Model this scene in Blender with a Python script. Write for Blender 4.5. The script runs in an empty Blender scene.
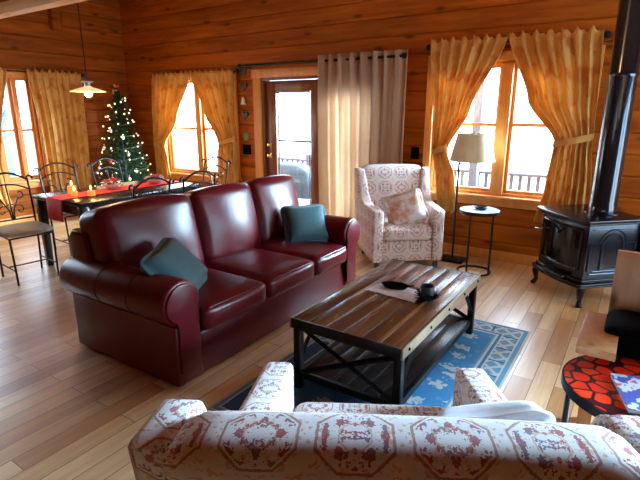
import bpy, bmesh, math, random
from mathutils import Vector, Matrix
rnd = random.Random(7)
S = bpy.context.scene
C = S.collection
PI = math.pi

# ------------------------------------------------------------ camera, world, light, exposure
cd = bpy.data.cameras.new('camera'); cam = bpy.data.objects.new('camera', cd); C.objects.link(cam)
cam.location = (0, 0, 1.6)
cam.rotation_euler = (math.radians(90) - math.atan(130/481), 0, math.radians(33.5))
cd.sensor_width = 36; cd.lens = 36*481/640; cd.clip_start = 0.02
S.camera = cam
S.view_settings.view_transform = 'Standard'
S.view_settings.look = 'None'
S.view_settings.gamma = 1
S.view_settings.exposure = 0.12
S.view_settings.use_curve_mapping = False

W = bpy.data.worlds.new('overcast_sky'); S.world = W; W.use_nodes = True
wn = W.node_tree.nodes; wl = W.node_tree.links
bg = wn['Background']; bg.inputs['Strength'].default_value = 14.0
tc = wn.new('ShaderNodeTexCoord'); nz = wn.new('ShaderNodeTexNoise'); nz.inputs['Scale'].default_value = 2.5
cr = wn.new('ShaderNodeValToRGB')
cr.color_ramp.elements[0].position = .3; cr.color_ramp.elements[0].color = (.50, .72, 1.0, 1)
cr.color_ramp.elements[1].position = .7; cr.color_ramp.elements[1].color = (.68, .85, 1.0, 1)
wl.new(tc.outputs['Generated'], nz.inputs['Vector']); wl.new(nz.outputs['Fac'], cr.inputs['Fac']); wl.new(cr.outputs['Color'], bg.inputs['Color'])

sun = bpy.data.lights.new('cool_daylight', 'SUN'); sun.energy = 55.; sun.color = (.50, .76, 1.); sun.angle = math.radians(30)
so = bpy.data.objects.new('cool_daylight', sun); C.objects.link(so)
so.rotation_euler = (-Vector((-2.65, -2.9, -1.25))).to_track_quat('Z', 'Y').to_euler()

def area(name, loc, rot, sx, sy, energy=0, color=(1,1,1), portal=False):
    l = bpy.data.lights.new(name, 'AREA'); l.shape = 'RECTANGLE'; l.size = sx; l.size_y = sy
    l.energy = energy; l.color = color
    if portal: l.cycles.is_portal = True
    o = bpy.data.objects.new(name, l); C.objects.link(o); o.location = loc; o.rotation_euler = rot
    return o
# window portals (sampling aids only; the light is the sky's)
area('portal_back_right', (-1.25, 5.42, 1.4), (math.radians(-90), 0, 0), 1.5, 1.4, portal=True)
area('portal_back_left', (-5.75, 5.42, 1.33), (math.radians(-90), 0, 0), 1.5, 1.5, portal=True)
area('portal_doors', (-3.5, 5.42, 1.05), (math.radians(-90), 0, 0), 2.0, 2.0, portal=True)
area('portal_left', (-7.52, 3.47, 1.33), (0, math.radians(-90), 0), 1.5, .6, portal=True)
area('portal_right', (2.42, 4.05, 1.5), (0, math.radians(90), 0), 1.8, 2.1, portal=True)

area('portal_left_near', (-7.52, 2.1, 1.5), (0, math.radians(-90), 0), 1.8, 1.5, portal=True)

# ------------------------------------------------------------ node helpers
class N:
    def __init__(s, name):
        s.m = bpy.data.materials.new(name); s.m.use_nodes = True
        s.t = s.m.node_tree; s.b = s.t.nodes['Principled BSDF']; s.out = s.t.nodes['Material Output']
    def n(s, typ, ins=None, **kw):
        x = s.t.nodes.new(typ)
        for k, v in kw.items(): setattr(x, k, v)
        for k, v in (ins or {}).items(): s.put(x.inputs[k], v)
        return x
    def put(s, sock, v):
        if isinstance(v, bpy.types.NodeSocket): s.t.links.new(v, sock)
        elif v is not None:
            if isinstance(v, tuple) and len(v) == 3 and sock.type == 'RGBA': v = v + (1,)
            sock.default_value = v
    def math(s, op, a, b=None, c=None):
        x = s.n('ShaderNodeMath', operation=op)
        s.put(x.inputs[0], a); s.put(x.inputs[1], b); s.put(x.inputs[2], c)
        return x.outputs[0]
    def mix(s, f, a, b, mode='MIX'):
        x = s.n('ShaderNodeMix', data_type='RGBA', blend_type=mode)
        s.put(x.inputs[0], f); s.put(x.inputs[6], a); s.put(x.inputs[7], b)
        return x.outputs[2]
    def ramp(s, f, pts):
        x = s.n('ShaderNodeValToRGB'); e = x.color_ramp.elements
        while len(e) < len(pts): e.new(.5)
        for i, (p, c) in enumerate(pts): e[i].position = p; e[i].color = c + (1,) if len(c) == 3 else c
        s.put(x.inputs['Fac'], f); return x.outputs['Color']
    def coord(s, which='Object', scale=(1,1,1), rot=(0,0,0), loc=(0,0,0)):
        a = s.n('ShaderNodeTexCoord'); b = s.n('ShaderNodeMapping')
        s.put(b.inputs['Vector'], a.outputs[which]); b.inputs['Scale'].default_value = scale
        b.inputs['Rotation'].default_value = rot; b.inputs['Location'].default_value = loc
        return b.outputs['Vector']
    def sep(s, v):
        x = s.n('ShaderNodeSeparateXYZ'); s.put(x.inputs[0], v); return x.outputs
    def comb(s, x=0., y=0., z=0.):
        c = s.n('ShaderNodeCombineXYZ'); s.put(c.inputs[0], x); s.put(c.inputs[1], y); s.put(c.inputs[2], z); return c.outputs[0]
    def noise(s, v, scale, detail=3, rough=.5):
        x = s.n('ShaderNodeTexNoise', {'Vector': v, 'Scale': scale, 'Detail': detail, 'Roughness': rough}); return x.outputs['Fac']
    def voro(s, v, scale, feature='F1', rand=1., metric='EUCLIDEAN', dim='3D'):
        x = s.n('ShaderNodeTexVoronoi', feature=feature, distance=metric, voronoi_dimensions=dim)
        s.put(x.inputs['Vector'], v); s.put(x.inputs['Scale'], scale); s.put(x.inputs['Randomness'], rand); return x
    def bump(s, h, strength=.3, dist=.01):
        x = s.n('ShaderNodeBump', {'Height': h, 'Strength': strength, 'Distance': dist}); s.put(s.b.inputs['Normal'], x.outputs[0])
    def set(s, **k):
        for a, v in k.items():
            nm = {'col': 'Base Color', 'rough': 'Roughness', 'metal': 'Metallic', 'coat': 'Coat Weight', 'coatr': 'Coat Roughness', 'sheen': 'Sheen Weight',
                  'spec': 'Specular IOR Level', 'em': 'Emission Color', 'ems': 'Emission Strength', 'trans': 'Transmission Weight'}[a]
            s.put(s.b.inputs[nm], v)
        return s

def plain(name, col, rough=.5, metal=0., var=.12, scale=12., **k):
    m = N(name); v = m.coord()
    f = m.noise(v, scale, 3)
    c = m.ramp(f, [(.3, tuple(x*(1-var) for x in col)), (.7, tuple(min(1, x*(1+var)) for x in col))])
    m.set(col=c, rough=rough, metal=metal, **k); return m.m

def wood(name, c_dark, c_light, axis='X', rough=.45, course=None, course_axis='Z', knots=True, cvar=.25, coat=0., spec=.4):
    """long grain along axis; each course (board) a little different."""
    m = N(name); v = m.coord()
    sc = {'X': (1.2, 14, 14), 'Y': (14, 1.2, 14), 'Z': (14, 14, 1.2)}[axis]
    mp = m.n('ShaderNodeMapping', {'Vector': v}); mp.inputs['Scale'].default_value = sc
    vec = mp.outputs[0]
    if course:
        xyz = m.sep(v); k = m.math('FLOOR', m.math('DIVIDE', xyz['XYZ'.index(course_axis)], course))
        wnn = m.n('ShaderNodeTexWhiteNoise', {'W': k}, noise_dimensions='1D')
        off = m.n('ShaderNodeVectorMath', {0: vec, 1: m.comb(m.math('MULTIPLY', k, 3.7), m.math('MULTIPLY', k, 5.3), m.math('MULTIPLY', k, 1.9))}, operation='ADD')
        vec = off.outputs[0]
    g = m.noise(vec, 1.0, 6, .62)
    col = m.ramp(g, [(.32, c_dark), (.68, c_light)])
    if course:
        val = m.math('ADD', m.math('MULTIPLY', wnn.outputs['Value'], cvar), 1-cvar*.55)
        h = m.n('ShaderNodeHueSaturation', {'Color': col, 'Value': val}); col = h.outputs[0]
    if knots:
        ks = {'X': (2.2, 6.5, 6.5), 'Y': (6.5, 2.2, 6.5), 'Z': (6.5, 6.5, 2.2)}[axis]
        m2 = m.n('ShaderNodeMapping', {'Vector': v}); m2.inputs['Scale'].default_value = ks
        vo = m.voro(m2.outputs[0], 1.0, rand=1.)
        kd = m.ramp(vo.outputs['Distance'], [(.04, (1, 1, 1)), (.20, (0, 0, 0))])
        col = m.mix(m.math('MULTIPLY', kd, .8), col, tuple(x*.16 for x in c_dark))
    m.set(col=col, rough=rough, coat=coat)
    m.set(spec=spec); m.bump(g, .25, .004)
    return m.m

# ------------------------------------------------------------ materials
M = {}
M['log'] = wood('log_wall_x', (.24, .048, .003), (.50, .128, .008), 'X', .6, .2, 'Z', spec=.15)
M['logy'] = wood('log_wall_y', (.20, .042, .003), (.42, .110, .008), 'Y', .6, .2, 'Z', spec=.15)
M['ceil'] = wood('ceiling_boards', (.30, .09, .015), (.48, .17, .035), 'Y', .5, .14, 'X')
M['trim'] = wood('trim_pine', (.62, .22, .04), (.80, .34, .08), 'Z', .4, knots=False)
M['beam'] = wood('beam_pine', (.62, .26, .07), (.78, .38, .12), 'X', .5)
M['door'] = wood('door_wood', (.17, .05, .018), (.30, .10, .035), 'Z', .3, knots=False)
M['oak'] = wood('light_oak', (.52, .23, .08), (.70, .36, .15), 'Z', .4)
M['darkwood'] = plain('dark_table_wood', (.022, .014, .012), .25)
M['iron'] = plain('black_iron', (.016, .016, .018), .38, .6)
M['black'] = plain('black_matte', (.003, .003, .004), .9, spec=.08)
M['steel'] = plain('dark_steel', (.03, .032, .036), .28, .8)
M['brass'] = plain('brass', (.8, .52, .2), .25, 1.)
M['white'] = plain('white_plastic', (.8, .79, .75), .4)
M['castiron'] = plain('blued_cast_iron', (.004, .007, .012), .22, .0, spec=.45)
M['pipe'] = plain('black_stove_pipe', (.012, .016, .024), .2, .4, coat=.6)
M['teal'] = plain('teal_velvet', (.035, .12, .14), .7, sheen=.3, scale=60)
M['shade'] = plain('linen_lamp_shade', (.74, .62, .38), .8, var=.06)
M['concrete_top'] = plain('blue_grey_top', (.38, .50, .60), .25)
M['snow'] = plain('snow_ground', (.62, .72, .80), .7, scale=1.)
M['deckwood'] = plain('weathered_deck', (.16, .20, .27), .7)
M['rail'] = plain('rail_weathered', (.13, .13, .17), .7)
M['bark'] = plain('grey_bark', (.05, .055, .06), .9)
M['cover'] = plain('grill_cover', (.05, .10, .14), .45, scale=5)
M['seatcloth'] = plain('pale_seat_cloth', (.50, .44, .33), .8)
M['paper'] = plain('white_linen', (.80, .82, .86), .7, scale=30)
M['wax'] = plain('amber_candle', (.8, .22, .03), .4, em=(1., .25, .03), ems=.9)
M['ceramic'] = plain('white_ceramic', (.75, .73, .72), .3)
M['poinsettia'] = plain('red_petals', (.6, .02, .02), .6)
M['leafgreen'] = plain('green_leaves', (.03, .10, .03), .6)
M['slate'] = plain('dark_slate_ornament', (.06, .05, .045), .5)
M['sage'] = plain('sage_green_ornament', (.20, .22, .10), .5)
M['chrome'] = plain('brushed_grey_metal', (.35, .36, .38), .3, .9)

def emit(name, col, s):
    m = N(name); m.set(col=(0.0, 0, 0), em=col, ems=s, rough=.6); return m.m
M['bulb'] = emit('warm_bulb', (1., .80, .40), 3.)
M['lampbulb'] = emit('pendant_bulb', (1., .72, .42), 14.)
M['flame'] = emit('candle_flame', (1., .62, .22), 12.)

def leather():
    m = N('burgundy_leather'); v = m.coord()
    f = m.noise(v, 3.5, 4); g = m.voro(v, 260.); w = m.noise(v, 11, 2)
    m.set(col=m.ramp(f, [(.3, (.085, .002, .005)), (.7, (.125, .004, .008))]), rough=.32, spec=.45, coat=.08, coatr=.25)
    m.bump(m.math('ADD', m.math('MULTIPLY', g.outputs['Distance'], .12), m.math('MULTIPLY', w, .6)), .25, .008)
    return m.m
M['leather'] = leather()

def fabric(name, ground=(.80, .80, .80), red=(.36, .035, .045), gold=(.60, .28, .08), s=.145, op=1., rot=0.):
    m = N(name); v = m.coord('UV', scale=(1/s, 1/s, 1), rot=(0, 0, rot)); x, y, _ = m.sep(v)
    ax = m.math('ABSOLUTE', m.math('SUBTRACT', m.math('FRACT', x), .5)); ay = m.math('ABSOLUTE', m.math('SUBTRACT', m.math('FRACT', y), .5))
    oc = m.math('MAXIMUM', m.math('MAXIMUM', ax, ay), m.math('MULTIPLY', m.math('ADD', ax, ay), .70))
    wob = m.math('MULTIPLY', m.math('SUBTRACT', m.noise(v, 16, 2), .5), .03)
    oc = m.math('ADD', oc, wob)
    line = m.math('LESS_THAN', m.math('ABSOLUTE', m.math('SUBTRACT', oc, .40)), .016)
    line2 = m.math('LESS_THAN', m.math('ABSOLUTE', m.math('SUBTRACT', oc, .17)), .010)
    mv = m.comb(ax, ay, 0.)
    par = m.math('FLOOR', x); par2 = m.math('FLOOR', y)
    mv2 = m.comb(ax, ay, m.math('MULTIPLY', m.math('PINGPONG', m.math('ADD', par, par2), 1.), 3.3))
    nb = m.noise(mv2, 7., 3, .6)
    fine = m.noise(v, 38, 2)
    blob = m.math('GREATER_THAN', m.math('ADD', nb, m.math('MULTIPLY', m.math('SUBTRACT', fine, .5), .25)), .51)
    blob = m.math('MULTIPLY', blob, m.math('LESS_THAN', oc, .36))
    nb2 = m.noise(mv2, 12., 2, .5)
    leaf = m.math('MULTIPLY', m.math('GREATER_THAN', nb2, .60), m.math('GREATER_THAN', oc, .2))
    big = m.noise(v, .9, 1)
    redv = m.mix(m.ramp(m.noise(v, 2.2, 2), [(.45, (0, 0, 0)), (.6, (1, 1, 1))]), red, (.16, .10, .16))
    c = m.mix(m.math('MULTIPLY', m.noise(v, 60, 2), .25), ground, tuple(a*.7 for a in ground))
    c = m.mix(m.math('MULTIPLY', leaf, .65*op), c, gold)
    c = m.mix(m.math('MULTIPLY', blob, .9*op), c, redv)
    c = m.mix(m.math('MULTIPLY', line2, .6*op), c, gold)
    c = m.mix(m.math('MULTIPLY', line, .8*op), c, (.34, .13, .07))
    m.set(col=c, rough=.85, sheen=.15); m.bump(m.noise(v, 120, 2), .3, .003)
    return m.m
M['damask'] = fabric('damask_upholstery')
M['damask_warmlit'] = fabric('damask_upholstery_warmlit', ground=(.76, .66, .60), red=(.48, .12, .09), gold=(.62, .32, .16), s=.17, op=1.)  # far chair's copy; peach ground puts the warm lighting into the colour

def pillowfab():
    m = N('watercolour_pillow'); v = m.coord()
    f = m.noise(v, 5.5, 4, .6)
    m.set(col=m.ramp(f, [(.34, (.55, .20, .09)), (.46, (.60, .34, .26)), (.54, (.75, .66, .58)), (.66, (.78, .80, .86))]), rough=.8)
    return m.m
M['watercolour'] = pillowfab()
M['palecloth'] = plain('pale_pillow', (.74, .80, .86), .8)

def curtain_mat(name, c1, c2, motif, trans=.25, mot=.5):
    m = N(name); v = m.coord('UV'); f = m.noise(v, 3., 3, .6); vo = m.noise(v, 6.5, 3)
    c = m.ramp(f, [(.35, c1), (.65, c2)])
    k = m.ramp(vo, [(.56, (0, 0, 0)), (.62, (1, 1, 1))])
    c = m.mix(m.math('MULTIPLY', k, mot), c, motif)
    m.set(col=c, rough=.8, sheen=.1)
    t = m.n('ShaderNodeBsdfTranslucent'); m.put(t.inputs['Color'], c)
    x = m.n('ShaderNodeMixShader'); m.put(x.inputs[0], trans); m.put(x.inputs[1], m.b.outputs[0]); m.put(x.inputs[2], t.outputs[0])
    m.t.links.new(x.outputs[0], m.out.inputs['Surface']); return m.m
M['curtain'] = curtain_mat('gold_patterned_curtain', (.64, .30, .05), (.82, .48, .14), (.56, .13, .015), .25, .6)
M['sheer'] = curtain_mat('beige_grommet_curtain', (.70, .52, .37), (.76, .58, .43), (.6, .4, .3), .5, .0)

def glass():
    m = N('window_glass'); t = m.n('ShaderNodeBsdfTransparent'); g = m.n('ShaderNodeBsdfGlossy', {'Roughness': .02})
    t.inputs[0].default_value = (.97, .98, .98, 1)
    f = m.n('ShaderNodeLayerWeight', {'Blend': .5}); x = m.n('ShaderNodeMixShader')
    m.put(x.inputs[0], m.math('ADD', m.math('MULTIPLY', m.math('POWER', f.outputs['Facing'], 5.), .7), .04)); m.put(x.inputs[1], t.outputs[0]); m.put(x.inputs[2], g.outputs[0])
    m.t.links.new(x.outputs[0], m.out.inputs['Surface']); return m.m
M['glass'] = glass()

def floor_mat():
    m = N('maple_floor'); v = m.coord(); x, y, z = m.sep(v)
    bv = m.comb(y, x, 0.)
    b = m.n('ShaderNodeTexBrick', {'Vector': bv, 'Scale': 1., 'Mortar Size': .0022, 'Mortar Smooth': .1, 'Bias': 0., 'Brick Width': .8, 'Row Height': .12,
        'Color1': (0, 0, 0), 'Color2': (1, 1, 1), 'Mortar': (.5, .5, .5)}, offset=.37, offset_frequency=2)
    tone = m.ramp(b.outputs['Color'], [(0., (.52, .24, .08)), (.3, (.72, .42, .18)), (.65, (.82, .52, .25)), (1., (.88, .66, .38))])
    gm = m.n('ShaderNodeMapping', {'Vector': v}); gm.inputs['Scale'].default_value = (22, 1.6, 1)
    add = m.n('ShaderNodeVectorMath', {0: gm.outputs[0], 1: m.comb(m.math('MULTIPLY', b.outputs['Color'], 31.), m.math('MULTIPLY', b.outputs['Color'], 17.), 0.)}, operation='ADD')
    g = m.noise(add.outputs[0], 1., 5, .6)
    col = m.mix(m.ramp(g, [(.42, (.6, .6, .6)), (.62, (0, 0, 0))]), tone, m.mix(1., tone, (.72, .60, .48), 'MULTIPLY'))
    st = m.noise(add.outputs[0], .35, 3, .5)
    col = m.mix(m.ramp(st, [(.66, (0, 0, 0)), (.74, (.6, .6, .6))]), col, (.28, .13, .05))
    col = m.mix(b.outputs['Fac'], col, (.10, .045, .02))
    m.set(col=col, rough=m.math('ADD', m.math('MULTIPLY', g, .1), .30), spec=.8, coat=.8, coatr=.30)
    m.bump(m.math('ADD', m.math('MULTIPLY', b.outputs['Fac'], -1.), m.math('MULTIPLY', g, .12)), .4, .003)
    return m.m
M['floor'] = floor_mat()

def rug_mat(w, d):
    m = N('blue_lodge_rug'); v = m.coord(); x, y, z = m.sep(v)
    ex = m.math('SUBTRACT', w/2, m.math('ABSOLUTE', x)); ey = m.math('SUBTRACT', d/2, m.math('ABSOLUTE', y))
    e = m.math('MINIMUM', ex, ey)
    blue, navy, cream, pale = (.03, .17, .34), (.02, .08, .19), (.50, .52, .46), (.11, .28, .42)
    def band(a, b): return m.math('MULTIPLY', m.math('GREATER_THAN', e, a), m.math('LESS_THAN', e, b))
    # field: leaf and cone motifs, mirrored
    vv = m.n('ShaderNodeMapping', {'Vector': v}); vv.inputs['Scale'].default_value = (4.2, 6.5, 1)
    vo = m.voro(vv.outputs[0], 1., rand=.55, dim='2D'); nn = m.noise(v, 30, 2)
    mot = m.math('LESS_THAN', m.math('ADD', vo.outputs['Distance'], m.math('MULTIPLY', m.math('SUBTRACT', nn, .5), .9)), .22)
    vo2 = m.voro(m.comb(m.math('MULTIPLY', x, 9.), m.math('MULTIPLY', y, 9.), 4.), 1., rand=.9, dim='2D')
    mot2 = m.math('LESS_THAN', vo2.outputs['Distance'], .16)
    fld = m.mix(m.noise(v, 6, 2), blue, tuple(a*1.35 for a in blue))
    fld = m.mix(m.math('MULTIPLY', mot2, .5), fld, pale)
    fld = m.mix(m.math('MULTIPLY', mot, .85), fld, cream)
    # border: checks of leaves between two cream lines
    tri = m.math('PINGPONG', m.math('MULTIPLY', m.math('ADD', x, y), 17.), 1.); tri2 = m.math('PINGPONG', m.math('MULTIPLY', m.math('SUBTRACT', x, y), 17.), 1.)
    bm_ = m.math('LESS_THAN', m.math('MINIMUM', tri, tri2), .28)
    bord = m.mix(m.math('MULTIPLY', bm_, .85), pale, cream)
    cell = m.math('LESS_THAN', m.math('FRACT', m.math('MULTIPLY', m.math('MAXIMUM', m.math('MULTIPLY', m.math('GREATER_THAN', ex, ey), x), m.math('MULTIPLY', m.math('LESS_THAN', ex, ey), y)), 5.)), .07)
    bord = m.mix(cell, bord, navy)
    c = m.mix(m.math('LESS_THAN', e, .215), fld, pale)
    c = m.mix(band(.185, .20), c, cream)
    c = m.mix(band(.165, .185), c, blue)
    c = m.mix(band(.04, .165), c, cream)
    c = m.mix(band(.05, .155), c, bord)
    c = m.mix(m.math('LESS_THAN', e, .04), c, pale)
    c = m.mix(m.math('LESS_THAN', e, .012), c, cream)
    m.set(col=c, rough=.95); m.bump(m.noise(v, 150, 2), .4, .004); return m.m

def oval_mat():
    m = N('red_oval_mosaic'); v = m.coord(scale=(13., 14.5, 0.))
    vo = m.voro(v, 1., rand=.75, dim='2D'); ed = m.voro(v, 1., feature='DISTANCE_TO_EDGE', rand=.75, dim='2D')
    a = m.math('MULTIPLY', m.math('LESS_THAN', vo.outputs['Distance'], .50), m.math('GREATER_THAN', ed.outputs['Distance'], .075))
    r = m.mix(m.n('ShaderNodeSeparateColor', {0: vo.outputs['Color']}).outputs[0], (.88, .012, .006), (.95, .07, .012))
    m.set(col=m.mix(a, (.035, .006, .012), r), rough=.3, coat=.3); m.bump(a, .3, .002); return m.m
M['ovals'] = oval_mat()

def tabletop_mat():
    m = N('coffee_table_planks'); v = m.coord(); x, y, z = m.sep(v)
    k = m.math('FLOOR', m.math('DIVIDE', m.math('ADD', x, 10.), .1))
    wnn = m.n('ShaderNodeTexWhiteNoise', {'W': k}, noise_dimensions='1D')
    mp = m.n('ShaderNodeMapping', {'Vector': v}); mp.inputs['Scale'].default_value = (14, 1.4, 5)
    add = m.n('ShaderNodeVectorMath', {0: mp.outputs[0], 1: m.comb(0., m.math('MULTIPLY', wnn.outputs['Value'], 40.), 0.)}, operation='ADD')
    g = m.noise(add.outputs[0], 1., 5, .6)
    c = m.ramp(g, [(.3, (.10, .034, .012)), (.7, (.24, .088, .030))])
    h = m.n('ShaderNodeHueSaturation', {'Color': c, 'Value': m.math('ADD', m.math('MULTIPLY', wnn.outputs['Value'], .9), .55)})
    m.set(col=h.outputs[0], rough=m.math('ADD', m.math('MULTIPLY', g, .12), .20), coat=.3, coatr=.15); m.bump(g, .10, .002); return m.m
M['planks'] = tabletop_mat()

def cover_mat(name, a, b, c_, sc):
    m = N(name); v = m.coord(); f = m.noise(v, sc, 2, .6)
    r = m.ramp(f, [(.42, a), (.47, b), (.58, c_)]); m.t.nodes[-1].color_ramp.interpolation = 'CONSTANT'
    m.set(col=r, rough=.3); return m.m
M['magazine'] = cover_mat('magazine_cover', (.07, .09, .32), (.55, .60, .72), (.62, .10, .10), 16)

# ------------------------------------------------------------ mesh helpers
def bm(): return bmesh.new()
def xf(vs, mtx): 
    for v in vs: v.co = mtx @ v.co
def box(b, x0, x1, y0, y1, z0, z1, bev=0., seg=2, mtx=None):
    r = bmesh.ops.create_cube(b, size=1.); vs = r['verts']
    for v in vs: v.co = Vector(((x0+x1)/2 + v.co.x*(x1-x0), (y0+y1)/2 + v.co.y*(y1-y0), (z0+z1)/2 + v.co.z*(z1-z0)))
    if bev > 0:
        es = list({e for v in vs for e in v.link_edges})
        rr = bmesh.ops.bevel(b, geom=es, offset=bev, segments=seg, affect='EDGES', profile=.5)
        vs = list({v for f in rr['faces'] for v in f.verts} | {v for v in vs if v.is_valid})
    if mtx: xf(vs, mtx)
    return b
def tube(b, pts, r, n=8, caps=True):
    pts = [Vector(p) for p in pts]; rings = []; rs = r if isinstance(r, (list, tuple)) else [r]*len(pts)
    up = None
    for i, p in enumerate(pts):
        t = (pts[min(i+1, len(pts)-1)] - pts[max(i-1, 0)]).normalized()
        if up is None: up = Vector((0, 0, 1)) if abs(t.z) < .9 else Vector((1, 0, 0))
        s = t.cross(up)
        if s.length < 1e-4: s = t.orthogonal()
        s.normalize(); u = s.cross(t).normalized(); up = u
        rings.append([b.verts.new(p + (s*math.cos(2*PI*k/n) + u*math.sin(2*PI*k/n))*rs[i]) for k in range(n)])
    for a, c in zip(rings, rings[1:]):
        for k in range(n): b.faces.new((a[k], a[(k+1) % n], c[(k+1) % n], c[k]))
    if caps: b.faces.new(rings[0][::-1]); b.faces.new(rings[-1])
    return b
def lathe(b, prof, n=32, c=(0, 0), sx=1., sy=1.):
    rings = []
    for r, z in prof:
        if r < 1e-5: rings.append([b.verts.new((c[0], c[1], z))])
        else: rings.append([b.verts.new((c[0]+r*sx*math.cos(2*PI*k/n), c[1]+r*sy*math.sin(2*PI*k/n), z)) for k in range(n)])
    for a, d in zip(rings, rings[1:]):
        for k in range(n):
            q = [a[k % len(a)], a[(k+1) % n % len(a)], d[(k+1) % n % len(d)], d[k % len(d)]]
            u = []
            for v in q:
                if v not in u: u.append(v)
            if len(u) > 2: b.faces.new(u)
    return b
def prism(b, poly, a0, a1, plane='YZ', bev=0., seg=2):
    """extrude closed 2-D outline along the missing axis"""
    def P(u, v, a): return {'YZ': (a, u, v), 'XZ': (u, a, v), 'XY': (u, v, a)}[plane]
    A = [b.verts.new(P(u, v, a0)) for u, v in poly]; B = [b.verts.new(P(u, v, a1)) for u, v in poly]
    f1 = b.faces.new(A); f2 = b.faces.new(B[::-1]); n = len(poly)
    for k in range(n): b.faces.new((A[k], B[k], B[(k+1) % n], A[(k+1) % n]))
    bmesh.ops.recalc_face_normals(b, faces=b.faces[:])
    if bev:
        es = list(f1.edges) + list(f2.edges)
        bmesh.ops.bevel(b, geom=es, offset=bev, segments=seg, affect='EDGES', profile=.5)
    return b
def puff(b, w, d, h, r=.05, crown=.03, n=10, mtx=None, sag=0., pinch=0.):
    """upholstered cushion: rounded box w(x) d(y) h(z), crowned faces"""
    old = set(b.verts); r_ = bmesh.ops.create_cube(b, size=2.); es = list({e for v in r_['verts'] for e in v.link_edges})
    bmesh.ops.subdivide_edges(b, edges=es, cuts=n, use_grid_fill=True)
    allv = [v for v in b.verts if v not in old]
    hw, hd, hh = w/2, d/2, h/2
    for v in allv:
        p = v.co.copy(); a, c, e = p
        # remap so that edges get finer sampling
        f = lambda t: math.copysign(abs(t)**.75, t)
        q = Vector((f(a)*hw, f(c)*hd, f(e)*hh)); i = Vector((max(-hw+r, min(hw-r, q.x)), max(-hd+r, min(hd-r, q.y)), max(-hh+r, min(hh-r, q.z))))
        dv = q - i
        if dv.length > 1e-6: q = i + dv.normalized()*r
        ca, cc, ce = 1-a*a, 1-c*c, 1-e*e
        q.z += crown*ca*cc*(1 if e > .01 else (-1 if e < -.01 else 0))*min(1, abs(e)*1.)
        q.y += crown*.6*ca*ce*(c if abs(c) > .99 else 0); q.x += crown*.6*cc*ce*(a if abs(a) > .99 else 0)
        if pinch:
            k = 1 - pinch*(1-abs(a*c))*max(abs(a), abs(c))**3
            kk = (abs(a)**4 + abs(c)**4)/2
            q.x *= k; q.y *= k; q.z *= 1 - .75*min(1, max(abs(a), abs(c))**5)
        v.co = q
    if mtx: xf(allv, mtx)
    return b
def boxuv(me):
    uv = me.uv_layers.new(name='UVMap')
    for p in me.polygons:
        n = p.normal; ax = max(range(3), key=lambda i: abs(n[i]))
        for li in p.loop_indices:
            c = me.vertices[me.loops[li].vertex_index].co
            uv.data[li].uv = (c.y, c.z) if ax == 0 else ((c.x, c.z) if ax == 1 else (c.x, c.y))
def obj(name, b, mat, parent=None, smooth=True, angle=40, uv=True, recalc=True):
    if recalc: bmesh.ops.recalc_face_normals(b, faces=b.faces[:])
    me = bpy.data.meshes.new(name); b.to_mesh(me); b.free()
    if isinstance(mat, str): mat = M[mat]
    me.materials.append(mat)
    if uv: boxuv(me)
    if smooth:
        for p in me.polygons: p.use_smooth = True
        try: me.set_sharp_from_angle(angle=math.radians(angle))
        except Exception: pass
    o = bpy.data.objects.new(name, me); C.objects.link(o)
    if parent: o.parent = parent
    return o
def tag(o, label, cat, group=None, kind=None):
    o['label'] = label; o['category'] = cat
    if group: o['group'] = group
    if kind: o['kind'] = kind
    return o
def thing(name, label, cat, loc=(0, 0, 0), rz=0, group=None):
    o = bpy.data.objects.new(name, None); C.objects.link(o); o.location = loc; o.rotation_euler = (0, 0, rz); o.empty_display_size = .05
    return tag(o, label, cat, group)
def struct(name, b=None, mat=None, parent=None, **k):
    if b is None: o = bpy.data.objects.new(name, None); C.objects.link(o)
    else: o = obj(name, b, mat, parent, **k)
    if not parent: o['kind'] = 'structure'
    return o
def dup(root, loc, rz, label=None, scale=None):
    r = root.copy(); C.objects.link(r); r.location = loc; r.rotation_euler = (0, 0, rz)
    if label: r['label'] = label
    if scale: r.scale = scale
    for ch in list(root.children):
        c = ch.copy(); C.objects.link(c); c.parent = r
        for g in list(ch.children):
            e = g.copy(); C.objects.link(e); e.parent = c
    return r
def B1(*a, **k): return box(bm(), *a, **k)
R = math.radians

# ------------------------------------------------------------ the room
XL, XR, YB, YF, ZC = -7.4, 2.3, 5.3, -3.0, 3.55
def log_wall(name, axis, p, sign, a0, a1, z1, openings, mat, th=.2, course=.2):
    """axis 'X': wall runs along X at y=p, room on the side -sign"""
    b = bm(); zs = {0., z1}; k = course
    while k < z1-1e-6: zs.add(round(k, 4)); k += course
    cs = set(zs)
    for o in openings: zs |= {o[2], o[3]}
    zs = sorted(z for z in zs if 0 <= z <= z1); ch = .014
    for z0, z2 in zip(zs, zs[1:]):
        cuts = [(o[0], o[1]) for o in openings if o[2] < (z0+z2)/2 < o[3]]; cuts.sort(); x = a0; iv = []
        for c0, c1 in cuts: iv.append((x, c0)); x = c1
        iv.append((x, a1))
        c_lo = ch if any(abs(z0-c) < 1e-4 for c in cs) else 0; c_hi = ch if any(abs(z2-c) < 1e-4 for c in cs) else 0
        prof = [(0 if not c_lo else c_lo, z0)] + ([(0, z0+ch)] if c_lo else []) + ([(0, z2-ch)] if c_hi else []) + [(c_hi, z2), (th, z2), (th, z0)]
        poly = [(p + sign*u, v) for u, v in prof]
        for s, e in iv:
            if e - s > .001: prism(b, poly, s, e, 'YZ' if axis == 'X' else 'XZ')
    return struct(name, b, mat, smooth=False)
OW = (-2.0, -.5, .70, 2.08); OL = (-6.5, -5.0, .60, 2.06); OD = (-4.47, -2.55, 0., 2.02)
log_wall('wall_back', 'X', YB, 1, XL-.2, XR+.2, ZC, [OW, OL, OD], 'log')
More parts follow.
